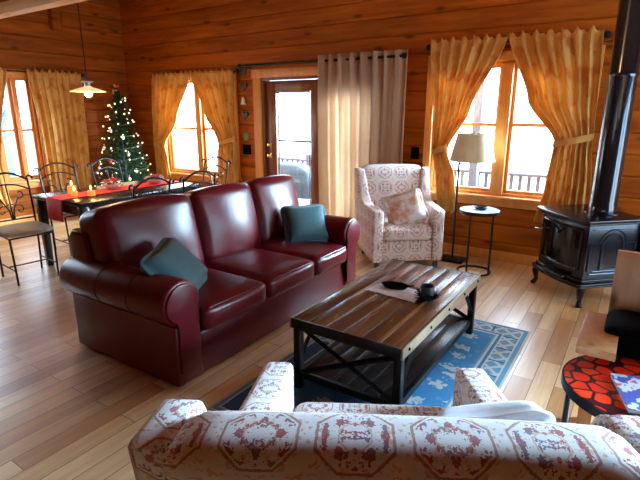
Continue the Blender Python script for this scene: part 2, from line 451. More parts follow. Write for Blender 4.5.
log_wall('wall_left', 'Y', XL, -1, YF, YB, ZC, [(1.4, 2.8, .6, 2.3), (3.2, 3.74, .6, 2.06)], 'logy')
log_wall('wall_right', 'Y', XR, 1, YF, YB, ZC, [(3.0, 5.1, .6, 2.4)], 'logy')
log_wall('wall_front', 'X', YF, -1, XL-.2, XR+.2, ZC, [], 'log')
struct('floor', B1(XL-.2, XR+.2, YF-.2, YB+.2, -.15, 0), 'floor', smooth=False)
struct('ceiling', B1(XL-.2, XR+.2, YF-.2, YB+.2, ZC, ZC+.1), 'ceil', smooth=False)
# tie beam and posts up under the ceiling
struct('trim_1', B1(XL, XR, 2.93, 3.07, 2.64, 2.76, bev=.008), 'beam')
struct('trim_2', B1(XL, XL+.1, 4.10, 4.24, 2.72, ZC, bev=.008), 'logy')

def frame_rect(b, x0, x1, z0, z1, w, y0, y1, bev=.004):
    box(b, x0, x0+w, y0, y1, z0, z1, bev); box(b, x1-w, x1, y0, y1, z0, z1, bev)
    box(b, x0+w, x1-w, y0, y1, z1-w, z1, bev); box(b, x0+w, x1-w, y0, y1, z0, z0+w, bev)
def window(n, x0, x1, z0, z1, rail, mull, rz=0, loc=None, mull_w=.11):
    """window in the plane y=0 of its own frame, room at -y"""
    w = struct('window_%d' % n); w.location = loc or (0, YB, 0); w.rotation_euler = (0, 0, rz)
    b = bm(); c = .085
    box(b, x0-c, x0, -.025, 0, z0-.02, z1+c, .004); box(b, x1, x1+c, -.025, 0, z0-.02, z1+c, .004)
    box(b, x0, x1, -.025, 0, z1, z1+c, .004); box(b, x0-c-.03, x1+c+.03, -.028, 0, z0-.10, z0-.02, .004)
    obj('window_casing', b, 'trim', w)
    obj('window_sill', B1(x0-c-.03, x1+c+.03, -.06, .10, z0-.02, z0+.012, bev=.006), 'trim', w)
    b = bm(); frame_rect(b, x0, x1, z0+.012, z1, .03, .02, .15)
    box(b, mull-mull_w/2, mull+mull_w/2, .0, .15, z0+.012, z1-.03, .004); obj('window_frame', b, 'trim', w)
    for a, d in ((x0+.03, mull-mull_w/2), (mull+mull_w/2, x1-.03)):
        b = bm(); frame_rect(b, a, d, z0+.04, z1-.03, .035, .05, .09)
        if rail: box(b, a+.035, d-.035, .05, .09, rail-.018, rail+.018, .003)
        s = obj('sash', b, 'trim', w); obj('pane', B1(a+.03, d-.03, .067, .073, z0+.07, z1-.06), 'glass', s, smooth=False)
    return w
window(1, OW[0], OW[1], OW[2], OW[3], 1.45, -1.245)
window(2, OL[0], OL[1], OL[2], OL[3], 1.32, -5.75)
window(3, -.27, .27, .6, 2.06, 1.32, .015, rz=R(90), loc=(XL, 3.47, 0), mull_w=.05)
window(4, -1.05, 1.05, .6, 2.4, None, 0., rz=R(-90), loc=(XR, 4.05, 0))

window(5, -.7, .7, .6, 2.3, None, 0., rz=R(90), loc=(XL, 2.1, 0))  # unseen near-left window, added to bring daylight onto the left floor

# patio doors
dr = struct('door_1'); dr.location = (0, YB, 0)
b = bm(); box(b, -4.60, -4.47, -.03, 0, 0, 2.02, .004); box(b, -2.55, -2.42, -.03, 0, 0, 2.02, .004); box(b, -4.62, -2.40, -.035, 0, 2.02, 2.13, .004); obj('door_casing', b, 'trim', dr)
b = bm(); box(b, -4.47, -4.44, .0, .16, 0, 2.02); box(b, -2.58, -2.55, 0, .16, 0, 2.02); box(b, -4.44, -2.58, 0, .16, 1.985, 2.02); box(b, -3.53, -3.49, 0, .16, 0, 1.985); obj('door_jamb', b, 'door', dr, smooth=False)
def leaf(x0, x1, n):
    g0, g1, z0, z1 = x0+.16, x1-.16, .28, 1.84
    b = bm(); box(b, x0, g0, .05, .095, .01, 1.98, .004); box(b, g1, x1, .05, .095, .01, 1.98, .004)
    box(b, g0, g1, .05, .095, z1, 1.98, .004); box(b, g0, g1, .05, .095, .01, z0, .004)
    d = obj('door_leaf', b, 'door', dr)
    b = bm(); frame_rect(b, g0, g1, z0, z1, .02, .042, .05); obj('glass_bead', b, 'door', d)
    obj('pane', B1(g0, g1, .068, .076, z0, z1), 'glass', d, smooth=False)
    b = bm(); box(b, g0, g1, .10, .12, 1.175, 1.20); box(b, g0, g0+.02, .10, .12, z0, z1); obj('storm_door_rail', b, 'steel', d)
    return d
d1 = leaf(-4.44, -3.53, 1); d2 = leaf(-3.49, -2.58, 2)
for z, s in ((.98, .03), (1.13, .026)):
    b = bm(); lathe(b, [(0, .0), (s, 0), (s, .008), (.012, .012), (.012, .03), (s*.9, .04), (s, .055), (s*.7, .068), (0, .07)], 20)
    xf(b.verts, Matrix.Translation((-4.365, .05, z)) @ Matrix.Rotation(R(90), 4, 'X')); obj('door_knob', b, 'brass', d1)

# baseboards
for nm, x0, x1 in (('baseboard_back', -2.42, XR), ('baseboard_left', XL, -4.62)):
    struct(nm, B1(x0, x1, YB-.02, YB, 0, .11, bev=.004), 'trim')
struct('baseboard_side', B1(XL, XL+.02, YF, YB-.02, 0, .11, bev=.004), 'trim')

# outdoors: snowy ground, deck, railing, trees, covered grill
struct('ground', B1(-45, 30, 5.6, 60, -1.3, -1.2), 'snow', smooth=False)
struct('ground_side', B1(-60, XL-.4, -20, 5.6, -1.3, -1.2), 'snow', smooth=False)
struct('ground_right', B1(XR+.4, 30, -20, 5.6, -1.3, -1.2), 'snow', smooth=False)
struct('deck', B1(-7.2, 3., 5.52, 7.2, -.30, -.14), 'deckwood', smooth=False)
rl = thing('deck_railing', 'wooden baluster railing along the deck outside the window and glass door', 'railing', (0, 7.05, -.14))
b = bm(); box(b, -7.2, 3, -.05, .05, .86, .90, .005); obj('top_rail', b, 'rail', rl)
b = bm(); box(b, -7.2, 3, -.02, .02, .12, .17, .005); obj('bottom_rail', b, 'rail', rl)
b = bm(); x = -7.1
while x < 2.9: box(b, x-.024, x+.024, -.02, .02, .17, .86); x += .115
o = obj('baluster', b, 'rail', rl, smooth=False); o['kind'] = 'stuff'
for x in (-7.1, -4.9, -2.72, -.6, 1.6):
    obj('rail_post', B1(x-.045, x+.045, -.045, .045, 0, .98, bev=.005), 'rail', rl)
tag(obj('porch_post', B1(-2.02, -1.90, 6.86, 6.98, -.14, 3.2, bev=.008), 'deckwood'), 'tall square porch post outside the right window', 'post')
gr = thing('covered_grill', 'barbecue grill under a blue grey cover on the deck outside the glass door', 'grill', (-4.72, 6.25, -.14), R(15))
b = bm(); puff(b, 1.0, .55, .85, .12, .04, 10, Matrix.Translation((0, 0, .46)))
for v in b.verts:
    k = max(0, (v.co.z-.45)/.45); v.co.x *= 1 - .45*k*k + .03*math.sin(v.co.y*19+v.co.z*23); v.co.y *= 1 - .3*k + .05*math.sin(v.co.x*17)
obj('cover', b, 'cover', gr)
b = bm(); box(b, -.55, .55, -.3, .3, .12, .40, .03); obj('cart', b, 'paper', gr)
def bare_tree(x, y, h, label, s):
    r_ = random.Random(s); b = bm()
    def grow(p, d, L, r, lev):
        q = p + d*L; tube(b, [p, (p+q)/2 + Vector((r_.uniform(-1, 1), r_.uniform(-1, 1), 0))*L*.03, q], [r, r*.85, r*.65], 5, caps=False)
        if lev == 0: return
        for k in range(3 if lev > 1 else 4):
            t = r_.uniform(.45, 1.); nd = (d + Vector((r_.uniform(-1, 1), r_.uniform(-1, 1), r_.uniform(-.1, .6)))*.75).normalized()
            grow(p + d*L*t, nd, L*r_.uniform(.5, .72), r*.5, lev-1)
    grow(Vector((0, 0, 0)), Vector((0, 0, 1)), h*.5, h*.014, 4)
    o = obj('bare_tree', b, 'bark', None, smooth=False); o.location = (x, y, -1.2)
    tag(o, label, 'tree', 'bare trees out in the snow')
bare_tree(-10.5, 12.5, 8, 'bare grey tree in the snow outside the back left window, left of its middle bar', 1)
bare_tree(-14.5, 17.0, 7, 'bare grey tree in the snow outside the back left window, right of its middle bar', 2)
bare_tree(-13.0, 5.6, 8, 'bare grey tree in the snow outside the far left side window, its nearer one', 3)
bare_tree(-17., 7.6, 9, 'bare grey tree in the snow outside the far left side window, its farther one', 4)

# ------------------------------------------------------------ curtains
def smooth_rows(rows, n):
    rows = sorted(rows, reverse=True); out = []
    z0, z1 = rows[0][0], rows[-1][0]
    for i in range(n+1):
        z = z0 + (z1-z0)*i/n
        for a, c in zip(rows, rows[1:]):
            if a[0] >= z >= c[0]-1e-9:
                t = (a[0]-z)/(a[0]-c[0]); t = t*t*(3-2*t)*.6 + t*.4
                out.append((z, a[1]+(c[1]-a[1])*t, a[2]+(c[2]-a[2])*t)); break
    return out
def drape(name, label, rows, folds, mat, loc, rz=0, amp=.035, seed=0, header=0, tie=None, group=None, cat='curtain', nz_=44):
    r_ = random.Random(seed); root = thing(name, label, cat, loc, rz, group)
    rs = smooth_rows(rows, nz_); nu = folds*10; b = bm(); W0 = max(r[2]-r[1] for r in rs)
    ph = [r_.uniform(-.9, .9) for _ in range(folds+1)]; am = [r_.uniform(.6, 1.25) for _ in range(folds+1)]
    grid = []
    for i, (z, a, c) in enumerate(rs):
        row = []; wd = c-a; g = wd/W0
        for j in range(nu+1):
            u = j/nu; k = min(folds, int(u*folds))
            t = u*folds; s = math.sin(2*PI*t + ph[k]*.0 + .5*math.sin(3*i/nz_+k))
            s = s*(.8+.2*math.sin(t*1.7)) + .28*math.sin(2*PI*t*2.3+k); d = (amp*am[k]*s*(.55+.45*g))*(1 if not header else min(1, .35+i/6)) + .012*math.sin(5*u+4*i/nz_)
            hx = a + wd*u + .012*g*math.cos(2*PI*t + 1.)
            zz = z
            if header and i == 0: zz = z + .02*math.sin(2*PI*t*1.0) + .012*math.sin(17*u*folds)
            if i >= nz_-2: zz += .015*math.sin(2*PI*t*.5 + seed)
            row.append(b.verts.new((hx, -d, zz)))
        grid.append(row)
    for p, q in zip(grid, grid[1:]):
        for j in range(nu): b.faces.new((p[j], p[j+1], q[j+1], q[j]))
    o = obj('drape', b, mat, root, uv=False, angle=180, recalc=False); me = o.data
    uv = me.uv_layers.new(name='UVMap')
    for p in me.polygons:
        for li in p.loop_indices:
            vi = me.loops[li].vertex_index; i, j = divmod(vi, nu+1); uv.data[li].uv = (j/nu*W0*1.6, rs[i][0])
    sm = o.modifiers.new('cloth', 'SOLIDIFY'); sm.thickness = .004
    if tie:
        z, a, c = tie; b = bm(); n = 28; cx = (a+c)/2; rx = (c-a)/2+.012; ry = amp*1.25+.012; ring = []
        for k in range(n):
            t = 2*PI*k/n; ring.append([b.verts.new((cx+rx*f*math.cos(t), ry*f*math.sin(t), z+dz+.04*math.cos(t)*(1 if c > a else 0)*tie_dir(rows))) for f, dz in ((1, .03), (1.03, 0), (1, -.03), (.93, -.03), (.93, .03))])
        for k in range(n):
            p, q = ring[k], ring[(k+1) % n]
            for m_ in range(5): b.faces.new((p[m_], p[(m_+1) % 5], q[(m_+1) % 5], q[m_]))
        obj('tieback', b, mat, root)
    return root
def tie_dir(rows): return 1 if rows[0][1] > -99 else 1
yc = YB - .12
G = 'gold curtains at the windows'
drape('gold_curtain', 'gold curtain tied back at the left of the right window, beside the floor lamp', [(2.30, -2.03, -1.25), (1.6, -1.95, -1.56), (1.18, -1.93, -1.77), (.9, -1.88, -1.67), (.50, -1.84, -1.62)], 7, 'curtain', (0, yc, 0), amp=.042, seed=1, header=1, tie=(1.18, -1.93, -1.77), group=G)
drape('gold_curtain', 'gold curtain tied back at the right of the right window, behind the stove', [(2.30, -1.24, -.44), (1.69, -1.0, -.41), (1.31, -.72, -.40), (.86, -.76, -.36), (.50, -.82, -.34)], 7, 'curtain', (0, yc, 0), amp=.042, seed=2, header=1, tie=(1.32, -.72, -.41), group=G)
drape('gold_curtain', 'gold patterned curtain tied back on the left of the back window, beside the lit tree', [(2.14, -6.58, -5.74), (1.45, -6.63, -6.11), (1.05, -6.66, -6.42), (.82, -6.66, -6.38), (.42, -6.68, -6.34)], 8, 'curtain', (0, yc, 0), seed=3, header=1, tie=(1.08, -6.66, -6.42), group=G)
drape('gold_curtain', 'gold patterned curtain tied back on the right of the back window, beside the hanging ornaments', [(2.14, -5.73, -4.88), (1.6, -5.46, -4.9), (1.15, -5.2, -4.87), (.45, -5.26, -4.87), (.3, -5.26, -4.88)], 8, 'curtain', (0, yc, 0), seed=4, header=1, tie=(1.16, -5.2, -4.88), group=G)
drape('gold_curtain', 'gold curtain hanging straight at the right of the side wall window', [(2.14, .15, .95), (1.32, .22, .93), (.5, .24, .90), (.12, .25, .90)], 8, 'curtain', (XL+.12, 3.47, 0), R(90), seed=5, header=1, group=G)
drape('gold_curtain', 'gold curtain left of the side wall window, at the left photo edge', [(2.14, -.95, -.10), (1.3, -.9, -.30), (.9, -.9, -.36), (.45, -.9, -.33), (.3, -.9, -.3)], 8, 'curtain', (XL+.12, 3.47, 0), R(90), seed=6, header=1, group=G)
def rod(label, x0, x1, z, loc, rz=0, fin=(1, 1), r=.012, y=.045):
    t = thing('curtain_rod', label, 'curtain rod', loc, rz)
    obj('rod', tube(bm(), [(x0, y, z), (x1, y, z)], r, 10), 'iron', t)
    for x, s, on in ((x0, -1, fin[0]), (x1, 1, fin[1])):
        if on:
            b = bm(); bmesh.ops.create_uvsphere(b, u_segments=14, v_segments=10, radius=.032); xf(b.verts, Matrix.Translation((x+s*.03, y, z))); obj('finial', b, 'iron', t)
    for x in (x0+.08, x1-.08): obj('bracket', tube(bm(), [(x, y, z), (x, y+.05, z-.02), (x, .119, z-.02)], .008, 8), 'iron', t)
rod('black rod over the right window with ball finials', -2.03, -.44, 2.245, (0, yc, 0))
rod('black rod over the back window beside the lit tree', -6.6, -4.86, 2.115, (0, yc, 0))
rod('black rod over the far left side window', -.97, .97, 2.115, (XL+.12, 3.47, 0), R(90))
rod('long black rod over the glass doors holding the beige curtain', -4.72, -2.36, 2.175, (0, YB-.11, 0), fin=(1, 1), r=.016, y=0.)
drape('beige_curtain', 'long beige grommet curtain drawn across the right glass door behind the patterned armchair', [(2.24, -3.44, -2.29), (1.2, -3.43, -2.30), (.04, -3.42, -2.28)], 8, 'sheer', (0, yc, 0), amp=.05, seed=9, nz_=30)

# ------------------------------------------------------------ wall decorations
def ornament(name, label, z, kind, mat):
    t = thing(name, label, 'wall ornament', (-4.77, YB, z), 0, 'ornaments hanging beside the glass door')
    b = bm()
    if kind == 'disc':
        lathe(b, [(0, -.008), (.05, -.006), (.062, 0), (.05, .012), (0, .022)], 20); xf(b.verts, Matrix.Translation((0, -.012, 0)) @ Matrix.Rotation(R(90), 4, 'X'))
    elif kind == 'bell':
        lathe(b, [(0, .05), (.012, .048), (.02, .02), (.028, -.02), (.042, -.045), (.038, -.045), (0, .03)], 18); xf(b.verts, Matrix.Translation((0, -.045, 0)))
    elif kind == 'heart':
        pts = [(.0038*16*math.sin(a)**3, .0038*(13*math.cos(a)-5*math.cos(2*a)-2*math.cos(3*a)-math.cos(4*a))) for a in [2*PI*k/28 for k in range(28)]]
        prism(b, pts, -.03, -.003, 'XZ', .004)
    obj('figure', b, mat, t)
    obj('hook', tube(bm(), [(0, -.002, .07), (0, -.016, .07), (0, -.016, .05)], .003, 6), 'iron', t)
ornament('round_ornament', 'dark round ornament at the top of the column beside the glass door', 2.13, 'disc', 'slate')
ornament('heart_ornament', 'dark heart ornament, second from the top beside the glass door', 1.92, 'heart', 'slate')
ornament('bell_ornament', 'small pale bell ornament in the middle of the column beside the glass door', 1.72, 'bell', 'ceramic')
ornament('heart_ornament', 'dark heart ornament below the bell beside the glass door', 1.53, 'heart', 'slate')
ornament('round_ornament', 'sage green round ornament just above the black switch plate', 1.235, 'disc', 'sage')
def plate(name, label, cat, x, z, w, h, mat, loc=None, rz=0, sw=True):
    t = thing(name, label, cat, loc or (x, YB, z), rz)
    obj('cover_plate', B1(-w/2, w/2, -.01, 0, -h/2, h/2, bev=.003), mat, t)
    if sw:
        for dx in (-.025, .025): obj('toggle', B1(dx-.008, dx+.008, -.02, -.009, -.016, .016, bev=.002), mat, t)
plate('switch_plate', 'black square light switch plate below the ornaments', 'light switch', -4.77, 1.05, .15, .14, 'black')
plate('switch_plate', 'black switch plate between the beige curtain and right window', 'light switch', -2.19, 1.12, .10, .14, 'black')
plate('wall_sensor', 'small white sensor box high on the wall by the tree top', 'sensor', 0, 0, .09, .12, 'white', (XL, 5.05, 1.86), R(90), False)

# ------------------------------------------------------------ dining group
TX0, TX1, TY0, TY1 = -5.15, -4.28, 2.44, 3.93
t = thing('dining_table', 'long dark dining table with a red runner beside the sofa back', 'table', ((TX0+TX1)/2, (TY0+TY1)/2, 0))
hx, hy = (TX1-TX0)/2, (TY1-TY0)/2
obj('tabletop', B1(-hx, hx, -hy, hy, .72, .76, bev=.006), 'darkwood', t)
b = bm(); frame_rect(b, -hx+.03, hx-.03, 0, 1, .025, -1, 1)
b.free(); b = bm(); box(b, -hx+.03, hx-.03, -hy+.03, -hy+.055, .63, .72); box(b, -hx+.03, hx-.03, hy-.055, hy-.03, .63, .72); box(b, -hx+.03, -hx+.055, -hy+.055, hy-.055, .63, .72); box(b, hx-.055, hx-.03, -hy+.055, hy-.055, .63, .72); obj('apron', b, 'darkwood', t)
for sx in (-1, 1):
    for sy in (-1, 1):
        b = bm(); box(b, -.04, .04, -.04, .04, 0, .72, .006)
        for v in b.verts:
            k = .7+.3*min(1, v.co.z/.6); v.co.x *= k; v.co.y *= k
        xf(b.verts, Matrix.Translation((sx*(hx-.05), sy*(hy-.05), 0))); obj('leg', b, 'darkwood', t)
def spiral(c, r0, r1, a0, a1, n=14):
    return [(c[0] + (r0+(r1-r0)*i/n)*math.cos(a0+(a1-a0)*i/n), c[1] + (r0+(r1-r0)*i/n)*math.sin(a0+(a1-a0)*i/n)) for i in range(n+1)]
def lean(z): return .19 + max(0, z-.46)*.22     # y of the reclined back at height z
def dining_chair(label):
    t = thing('dining_chair', label, 'chair', group='wrought iron dining chairs'); r = .009
    P = lambda x, z: (x, lean(z), z)
    for s in (-1, 1):
        pts = [(s*.18, .20, 0), (s*.185, .19, .25), (s*.19, .19, .46)] + [P(s*(.19+.015*math.sin((z-.46)*3)), z) for z in (.55, .65, .75, .85, .93)]
        sc = spiral((s*.235, .93), .04, .012, PI if s > 0 else 0, (PI-3.6*s*1) if s > 0 else 3.6, 12)
        pts += [P(x, z) for x, z in sc[1:]]
        obj('back_post', tube(bm(), pts, .010, 8), 'iron', t)
        obj('leg', tube(bm(), [(s*.19, -.19, .45), (s*.185, -.195, .25), (s*.18, -.20, 0)], .010, 8), 'iron', t)
        obj('stretcher', tube(bm(), [(s*.182, -.196, .14), (s*.182, .196, .14)], .007, 6), 'iron', t)
    obj('stretcher', tube(bm(), [(-.182, 0, .14), (.182, 0, .14)], .007, 6), 'iron', t)
    arc = lambda z0, h, w=.195: [P(w*u, z0+h*(1-u*u)) for u in [-1+i/8 for i in range(17)]]
    obj('top_rail', tube(bm(), arc(.925, .075), .010, 8), 'iron', t)
    obj('back_rail', tube(bm(), arc(.83, .06), .008, 8), 'iron', t)
    obj('back_rail', tube(bm(), [P(-.19, .55), P(.19, .55)], .008, 8), 'iron', t)
    b = bm()
    for s in (-1, 1):
        a = [(s*.012, .55), (s*.02, .64), (s*.07, .74)] + [(s*x, z) for x, z in spiral((.10, .79), .045, .012, -2.2, 2.6, 14)]
        tube(b, [P(x, z) for x, z in a], .007, 6)
        a = [(s*.012, .70)] + [(s*x, z) for x, z in spiral((.075, .64), .05, .014, 2.2, -3., 12)]
        tube(b, [P(x, z) for x, z in a], .006, 6)
    tube(b, [P(0, .55), P(0, .70), P(0, .885)], .007, 6); obj('back_scrollwork', b, 'iron', t)
    b = bm(); tube(b, [(-.19, -.19, .45), (.19, -.19, .45), (.19, .19, .45), (-.19, .19, .45), (-.19, -.19, .45)], .009, 6); obj('seat_frame', b, 'iron', t)
    b = bm(); puff(b, .41, .40, .055, .025, .012, 6, Matrix.Translation((0, -.005, .487))); obj('seat', b, 'seatcloth', t)
    return t
c0 = dining_chair('wrought iron chair at the near end of the dining table, nearest the left photo edge')
c0.location = (-4.90, 2.19, 0); c0.rotation_euler = (0, 0, R(84))
dup(c0, (-5.42, 3.0, 0), R(85), 'wrought iron chair under the far left window, behind the candles')
dup(c0, (-5.40, 3.66, 0), R(95), 'wrought iron chair on the window side of the dining table, in front of the tree')
dup(c0, (-4.02, 2.82, 0), R(-88), 'wrought iron chair between dining table and sofa back, nearer the candles')
dup(c0, (-4.02, 3.42, 0), R(-92), 'wrought iron chair between dining table and sofa back, farther from the candles')
dup(c0, (-4.68, 4.30, 0), R(2), 'wrought iron chair at the far end of the dining table under the back window')
# runner
b = bm(); w = .14; prof = [(TY0-.016, .55), (TY0-.012, .70), (TY0-.004, .762), (TY0+.02, .765), (TY1-.02, .765), (TY1+.004, .762), (TY1+.012, .70), (TY1+.014, .6)]
top = [(y, z) for y, z in prof]; A = [[b.verts.new((x, y + .006*math.sin(40*x)*(z < .7), z)) for x in [-w+2*w*i/10 for i in range(11)]] for y, z in top]
for p, q in zip(A, A[1:]):
    for i in range(10): b.faces.new((p[i], p[i+1], q[i+1], q[i]))
o = obj('table_runner', b, plain('red_runner_cloth', (.80, .015, .010), .6, scale=30), None); o.location = (-4.72, 0, 0)
sm = o.modifiers.new('cloth', 'SOLIDIFY'); sm.thickness = .004; sm.offset = 1
tag(o, 'red cloth runner along the middle of the dining table, hanging over its end', 'table runner')
def candle(x, y, h, r, label):
    t = thing('candle', label, 'candle', (x, y, .770), 0, 'lit candles on the dining table')
    obj('wax', lathe(bm(), [(0, 0), (r, 0), (r, h), (r*.9, h+.004), (r*.8, h-.008), (0, h-.01)], 20), 'wax', t)
    obj('wick', tube(bm(), [(0, 0, h-.01), (0, 0, h+.012)], .002, 5), 'black', t)
    obj('flame', lathe(bm(), [(0, h+.008), (.008, h+.02), (.009, h+.032), (.004, h+.05), (0, h+.062)], 10), 'flame', t)
    l = bpy.data.lights.new('candle_glow', 'POINT'); l.energy = .7; l.color = (1., .5, .18); l.shadow_soft_size = .02
    lo = bpy.data.objects.new('candle_glow', l); C.objects.link(lo); lo.parent = t; lo.location = (0, 0, h+.09)
candle(-4.86, 2.70, .07, .042, 'lit amber candle on the red runner, leftmost of the three')
candle(-4.55, 2.72, .045, .035, 'lit amber candle nearest the sofa, rightmost of the three')
candle(-4.68, 2.62, .04, .03, 'small low lit amber candle between the two larger ones')
def centerpiece(x, y, label, s):
    t = thing('flower_centerpiece', label, 'flower arrangement', (x, y, .769), 0, 'centerpieces on the red runner')
    obj('bowl', lathe(bm(), [(0, 0), (.05, 0), (.09, .03), (.11, .055), (.10, .055), (.08, .03), (0, .015)], 24), 'ceramic', t)
    r_ = random.Random(s)
    for nm, mat, n, zz, rr in (('leaves', 'leafgreen', 16, .055, .11), ('red_flowers', 'poinsettia', 22, .08, .07), ('white_flowers', 'ceramic', 18, .065, .12)):
        b = bm()
        for k in range(n):
            a = r_.uniform(0, 2*PI); q = r_.uniform(.2, 1.)*rr; L = .035
            m_ = Matrix.Translation((q*math.cos(a), q*math.sin(a), zz+r_.uniform(-.01, .015))) @ Matrix.Rotation(a, 4, 'Z') @ Matrix.Rotation(r_.uniform(-.6, .2), 4, 'Y')
            vs = [b.verts.new(m_ @ Vector(p)) for p in ((-L, 0, .0), (0, -.016, .006), (L, 0, 0), (0, .016, .006), (0, 0, .014), (0, 0, -.004))]
            for f in ((0, 1, 4), (1, 2, 4), (2, 3, 4), (3, 0, 4), (1, 0, 5), (2, 1, 5), (3, 2, 5), (0, 3, 5)): b.faces.new([vs[i] for i in f])
        obj(nm, b, mat, t)
centerpiece(-4.80, 3.12, 'white and red flower bowl on the runner, nearer the candles', 3)
centerpiece(-4.72, 3.62, 'white and red flower bowl on the runner, at the tree end of the table', 4)
# pendant
t = thing('pendant_lamp', 'lit pendant lamp with a wide flat glass shade over the dining table', 'lamp', (-5.17, 3.2, 1.78))
obj('lamp_shade', lathe(bm(), [(.03, .075), (.05, .06), (.09, .05), (.178, .02), (.185, .012), (.175, .012), (.10, .045), (.04, .05)], 40), plain('frosted_shade', (.75, .62, .42), .35, em=(1, .62, .28), ems=.9), t)
obj('socket_cap', lathe(bm(), [(0, .16), (.03, .158), (.07, .13), (.075, .12), (.03, .10), (.03, .07), (0, .07)], 24), 'chrome', t)
b = bm(); bmesh.ops.create_uvsphere(b, u_segments=18, v_segments=12, radius=.042); xf(b.verts, Matrix.Translation((0, 0, -.005))); obj('bulb', b, 'lampbulb', t)
obj('chain', tube(bm(), [(0, 0, .155), (0, 0, ZC-1.78)], .006, 8), 'iron', t)
l = bpy.data.lights.new('pendant_light', 'POINT'); l.energy = 32; l.color = (1., .62, .30); l.shadow_soft_size = .05
lo = bpy.data.objects.new('pendant_light', l); C.objects.link(lo); lo.parent = t; lo.location = (0, 0, -.07)

# ------------------------------------------------------------ christmas tree
TR = (-6.72, 4.62, 0); tr = thing('christmas_tree', 'decorated evergreen tree with warm lights in the far corner behind the dining table', 'tree', TR)
obj('trunk', tube(bm(), [(0, 0, .02), (0, 0, 1.86)], [.035, .01], 8), 'bark', tr)
b = bm(); H0, H1 = .25, 1.92
def tree_r(z): return .45*(1-(z-H0)/(H1-H0))**.85 + .02
for k in range(620):
    z = H0 + (H1-H0)*(k/620)**1.15; a = k*2.39996 + rnd.uniform(-.2, .2); L = tree_r(z)*rnd.uniform(.82, 1.08)
    d = Vector((math.cos(a), math.sin(a), .18 + .5*(z-H0)/(H1-H0))); p0 = Vector((0, 0, z-.06)); side = Vector((-math.sin(a), math.cos(a), 0))
    n = max(4, int(L/.019))
    for i in range(n):
        t_ = (i+1)/n
        if t_ < .12: continue
        p = p0 + d*L*t_ + Vector((0, 0, -.12*t_*t_*L))
        for s in (-1, 1):
            for q in range(2):
                e = (d*.5 + side*s*rnd.uniform(.5, 1.1) + Vector((0, 0, rnd.uniform(-.5, .7)))).normalized()*rnd.uniform(.035, .06)
                w_ = e.cross(Vector((0, 0, 1))).normalized()*.005
                b.faces.new([b.verts.new(p-w_), b.verts.new(p+e), b.verts.new(p+w_)])
nm = N('fir_needles'); nm.set(col=nm.ramp(nm.noise(nm.coord(), 8, 2), [(.3, (.010, .04, .014)), (.7, (.03, .09, .03))]), rough=.6)
obj('foliage', b, nm.m, tr, smooth=False, recalc=False, uv=False)
obj('tree_stand', lathe(bm(), [(0, 0), (.2, 0), (.2, .02), (.06, .05), (.05, .14), (0, .14)], 20), 'leafgreen', tr)
sl = thing('string_lights', 'string of warm white lights wound around the christmas tree', 'string lights', TR)
def tpos(z, a, k=1.0):
    r_ = tree_r(z)*k; return Vector((r_*math.cos(a), r_*math.sin(a), z))
wire = []; nb = 78; first = None; 
for k in range(nb*3):
    u = k/(nb*3); z = H0+.12 + (H1-H0-.22)*u; a = u*2*PI*8.5; wire.append(tpos(z, a, .98))
obj('wire', tube(bm(), wire, .003, 4), 'leafgreen', sl)
for k in range(nb):
    p = wire[k*3] * 1.0; u = Vector((p.x, p.y, 0)).normalized(); p = p + u*(.015+rnd.uniform(0, .03)) + Vector((0, 0, rnd.uniform(-.03, .03)))
    if first is None:
        b = bm(); bmesh.ops.create_uvsphere(b, u_segments=8, v_segments=6, radius=.012); first = obj('bulb', b, 'bulb', sl); first.location = p
    else:
        o = first.copy(); C.objects.link(o); o.parent = sl; o.location = p
    
l = bpy.data.lights.new('string_glow', 'POINT'); l.energy = 7; l.color = (1., .72, .35); l.shadow_soft_size = .3
for dx, dz in ((.55, .9),): 
    lo = bpy.data.objects.new('string_glow', l); C.objects.link(lo); lo.parent = sl; lo.location = (dx, -dx, dz)
om = {'red': plain('red_bauble', (.5, .02, .02), .2), 'cream': plain('cream_bauble', (.72, .62, .5), .3), 'silver': plain('silver_bauble', (.6, .65, .66), .2, .7)}
spots = [(.62, 5.2, 'red', 'low'), (.75, 4.4, 'cream', 'lower left'), (.95, 5.9, 'silver', 'right'), (1.05, 4.6, 'cream', 'left'), (1.3, 5.0, 'cream', 'upper left'), (.70, 6.1, 'silver', 'lower right'), (1.45, 4.5, 'red', 'high left'), (.85, 5.1, 'red', 'middle'), (1.2, 5.75, 'cream', 'upper right'), (.60, 5.8, 'cream', 'lowest right')]
for z, a, c, w_ in spots:
    p = Vector(TR) + tpos(z, a+.0, 1.06)
    t = thing('tree_ornament', '%s bauble hanging on the %s side of the lit tree' % (c, w_) if w_ not in ('low', 'middle') else '%s bauble at the %s front of the lit tree' % (c, w_), 'ornament', p, 0, 'baubles on the tree')
    b = bm(); bmesh.ops.create_uvsphere(b, u_segments=12, v_segments=8, radius=.022); 
    for v in b.verts: v.co.z *= 1.35
    obj('ball', b, om[c], t); obj('cap', tube(bm(), [(0, 0, .038), (0, 0, .055)], .008, 6), 'brass', t)
t = thing('tree_topper', 'small red and cream bow at the very top of the tree', 'tree topper', (TR[0], TR[1], 1.93))
for s in (-1, 1):
    b = bm(); puff(b, .06, .03, .03, .012, .004, 3, Matrix.Translation((s*.033, 0, .02)) @ Matrix.Rotation(s*-.5, 4, 'Y')); obj('bow_loop', b, 'poinsettia' if s > 0 else 'shade', t)
b = bm(); bmesh.ops.create_uvsphere(b, u_segments=8, v_segments=6, radius=.014); xf(b.verts, Matrix.Translation((0, 0, .016))); obj('knot', b, 'poinsettia', t)

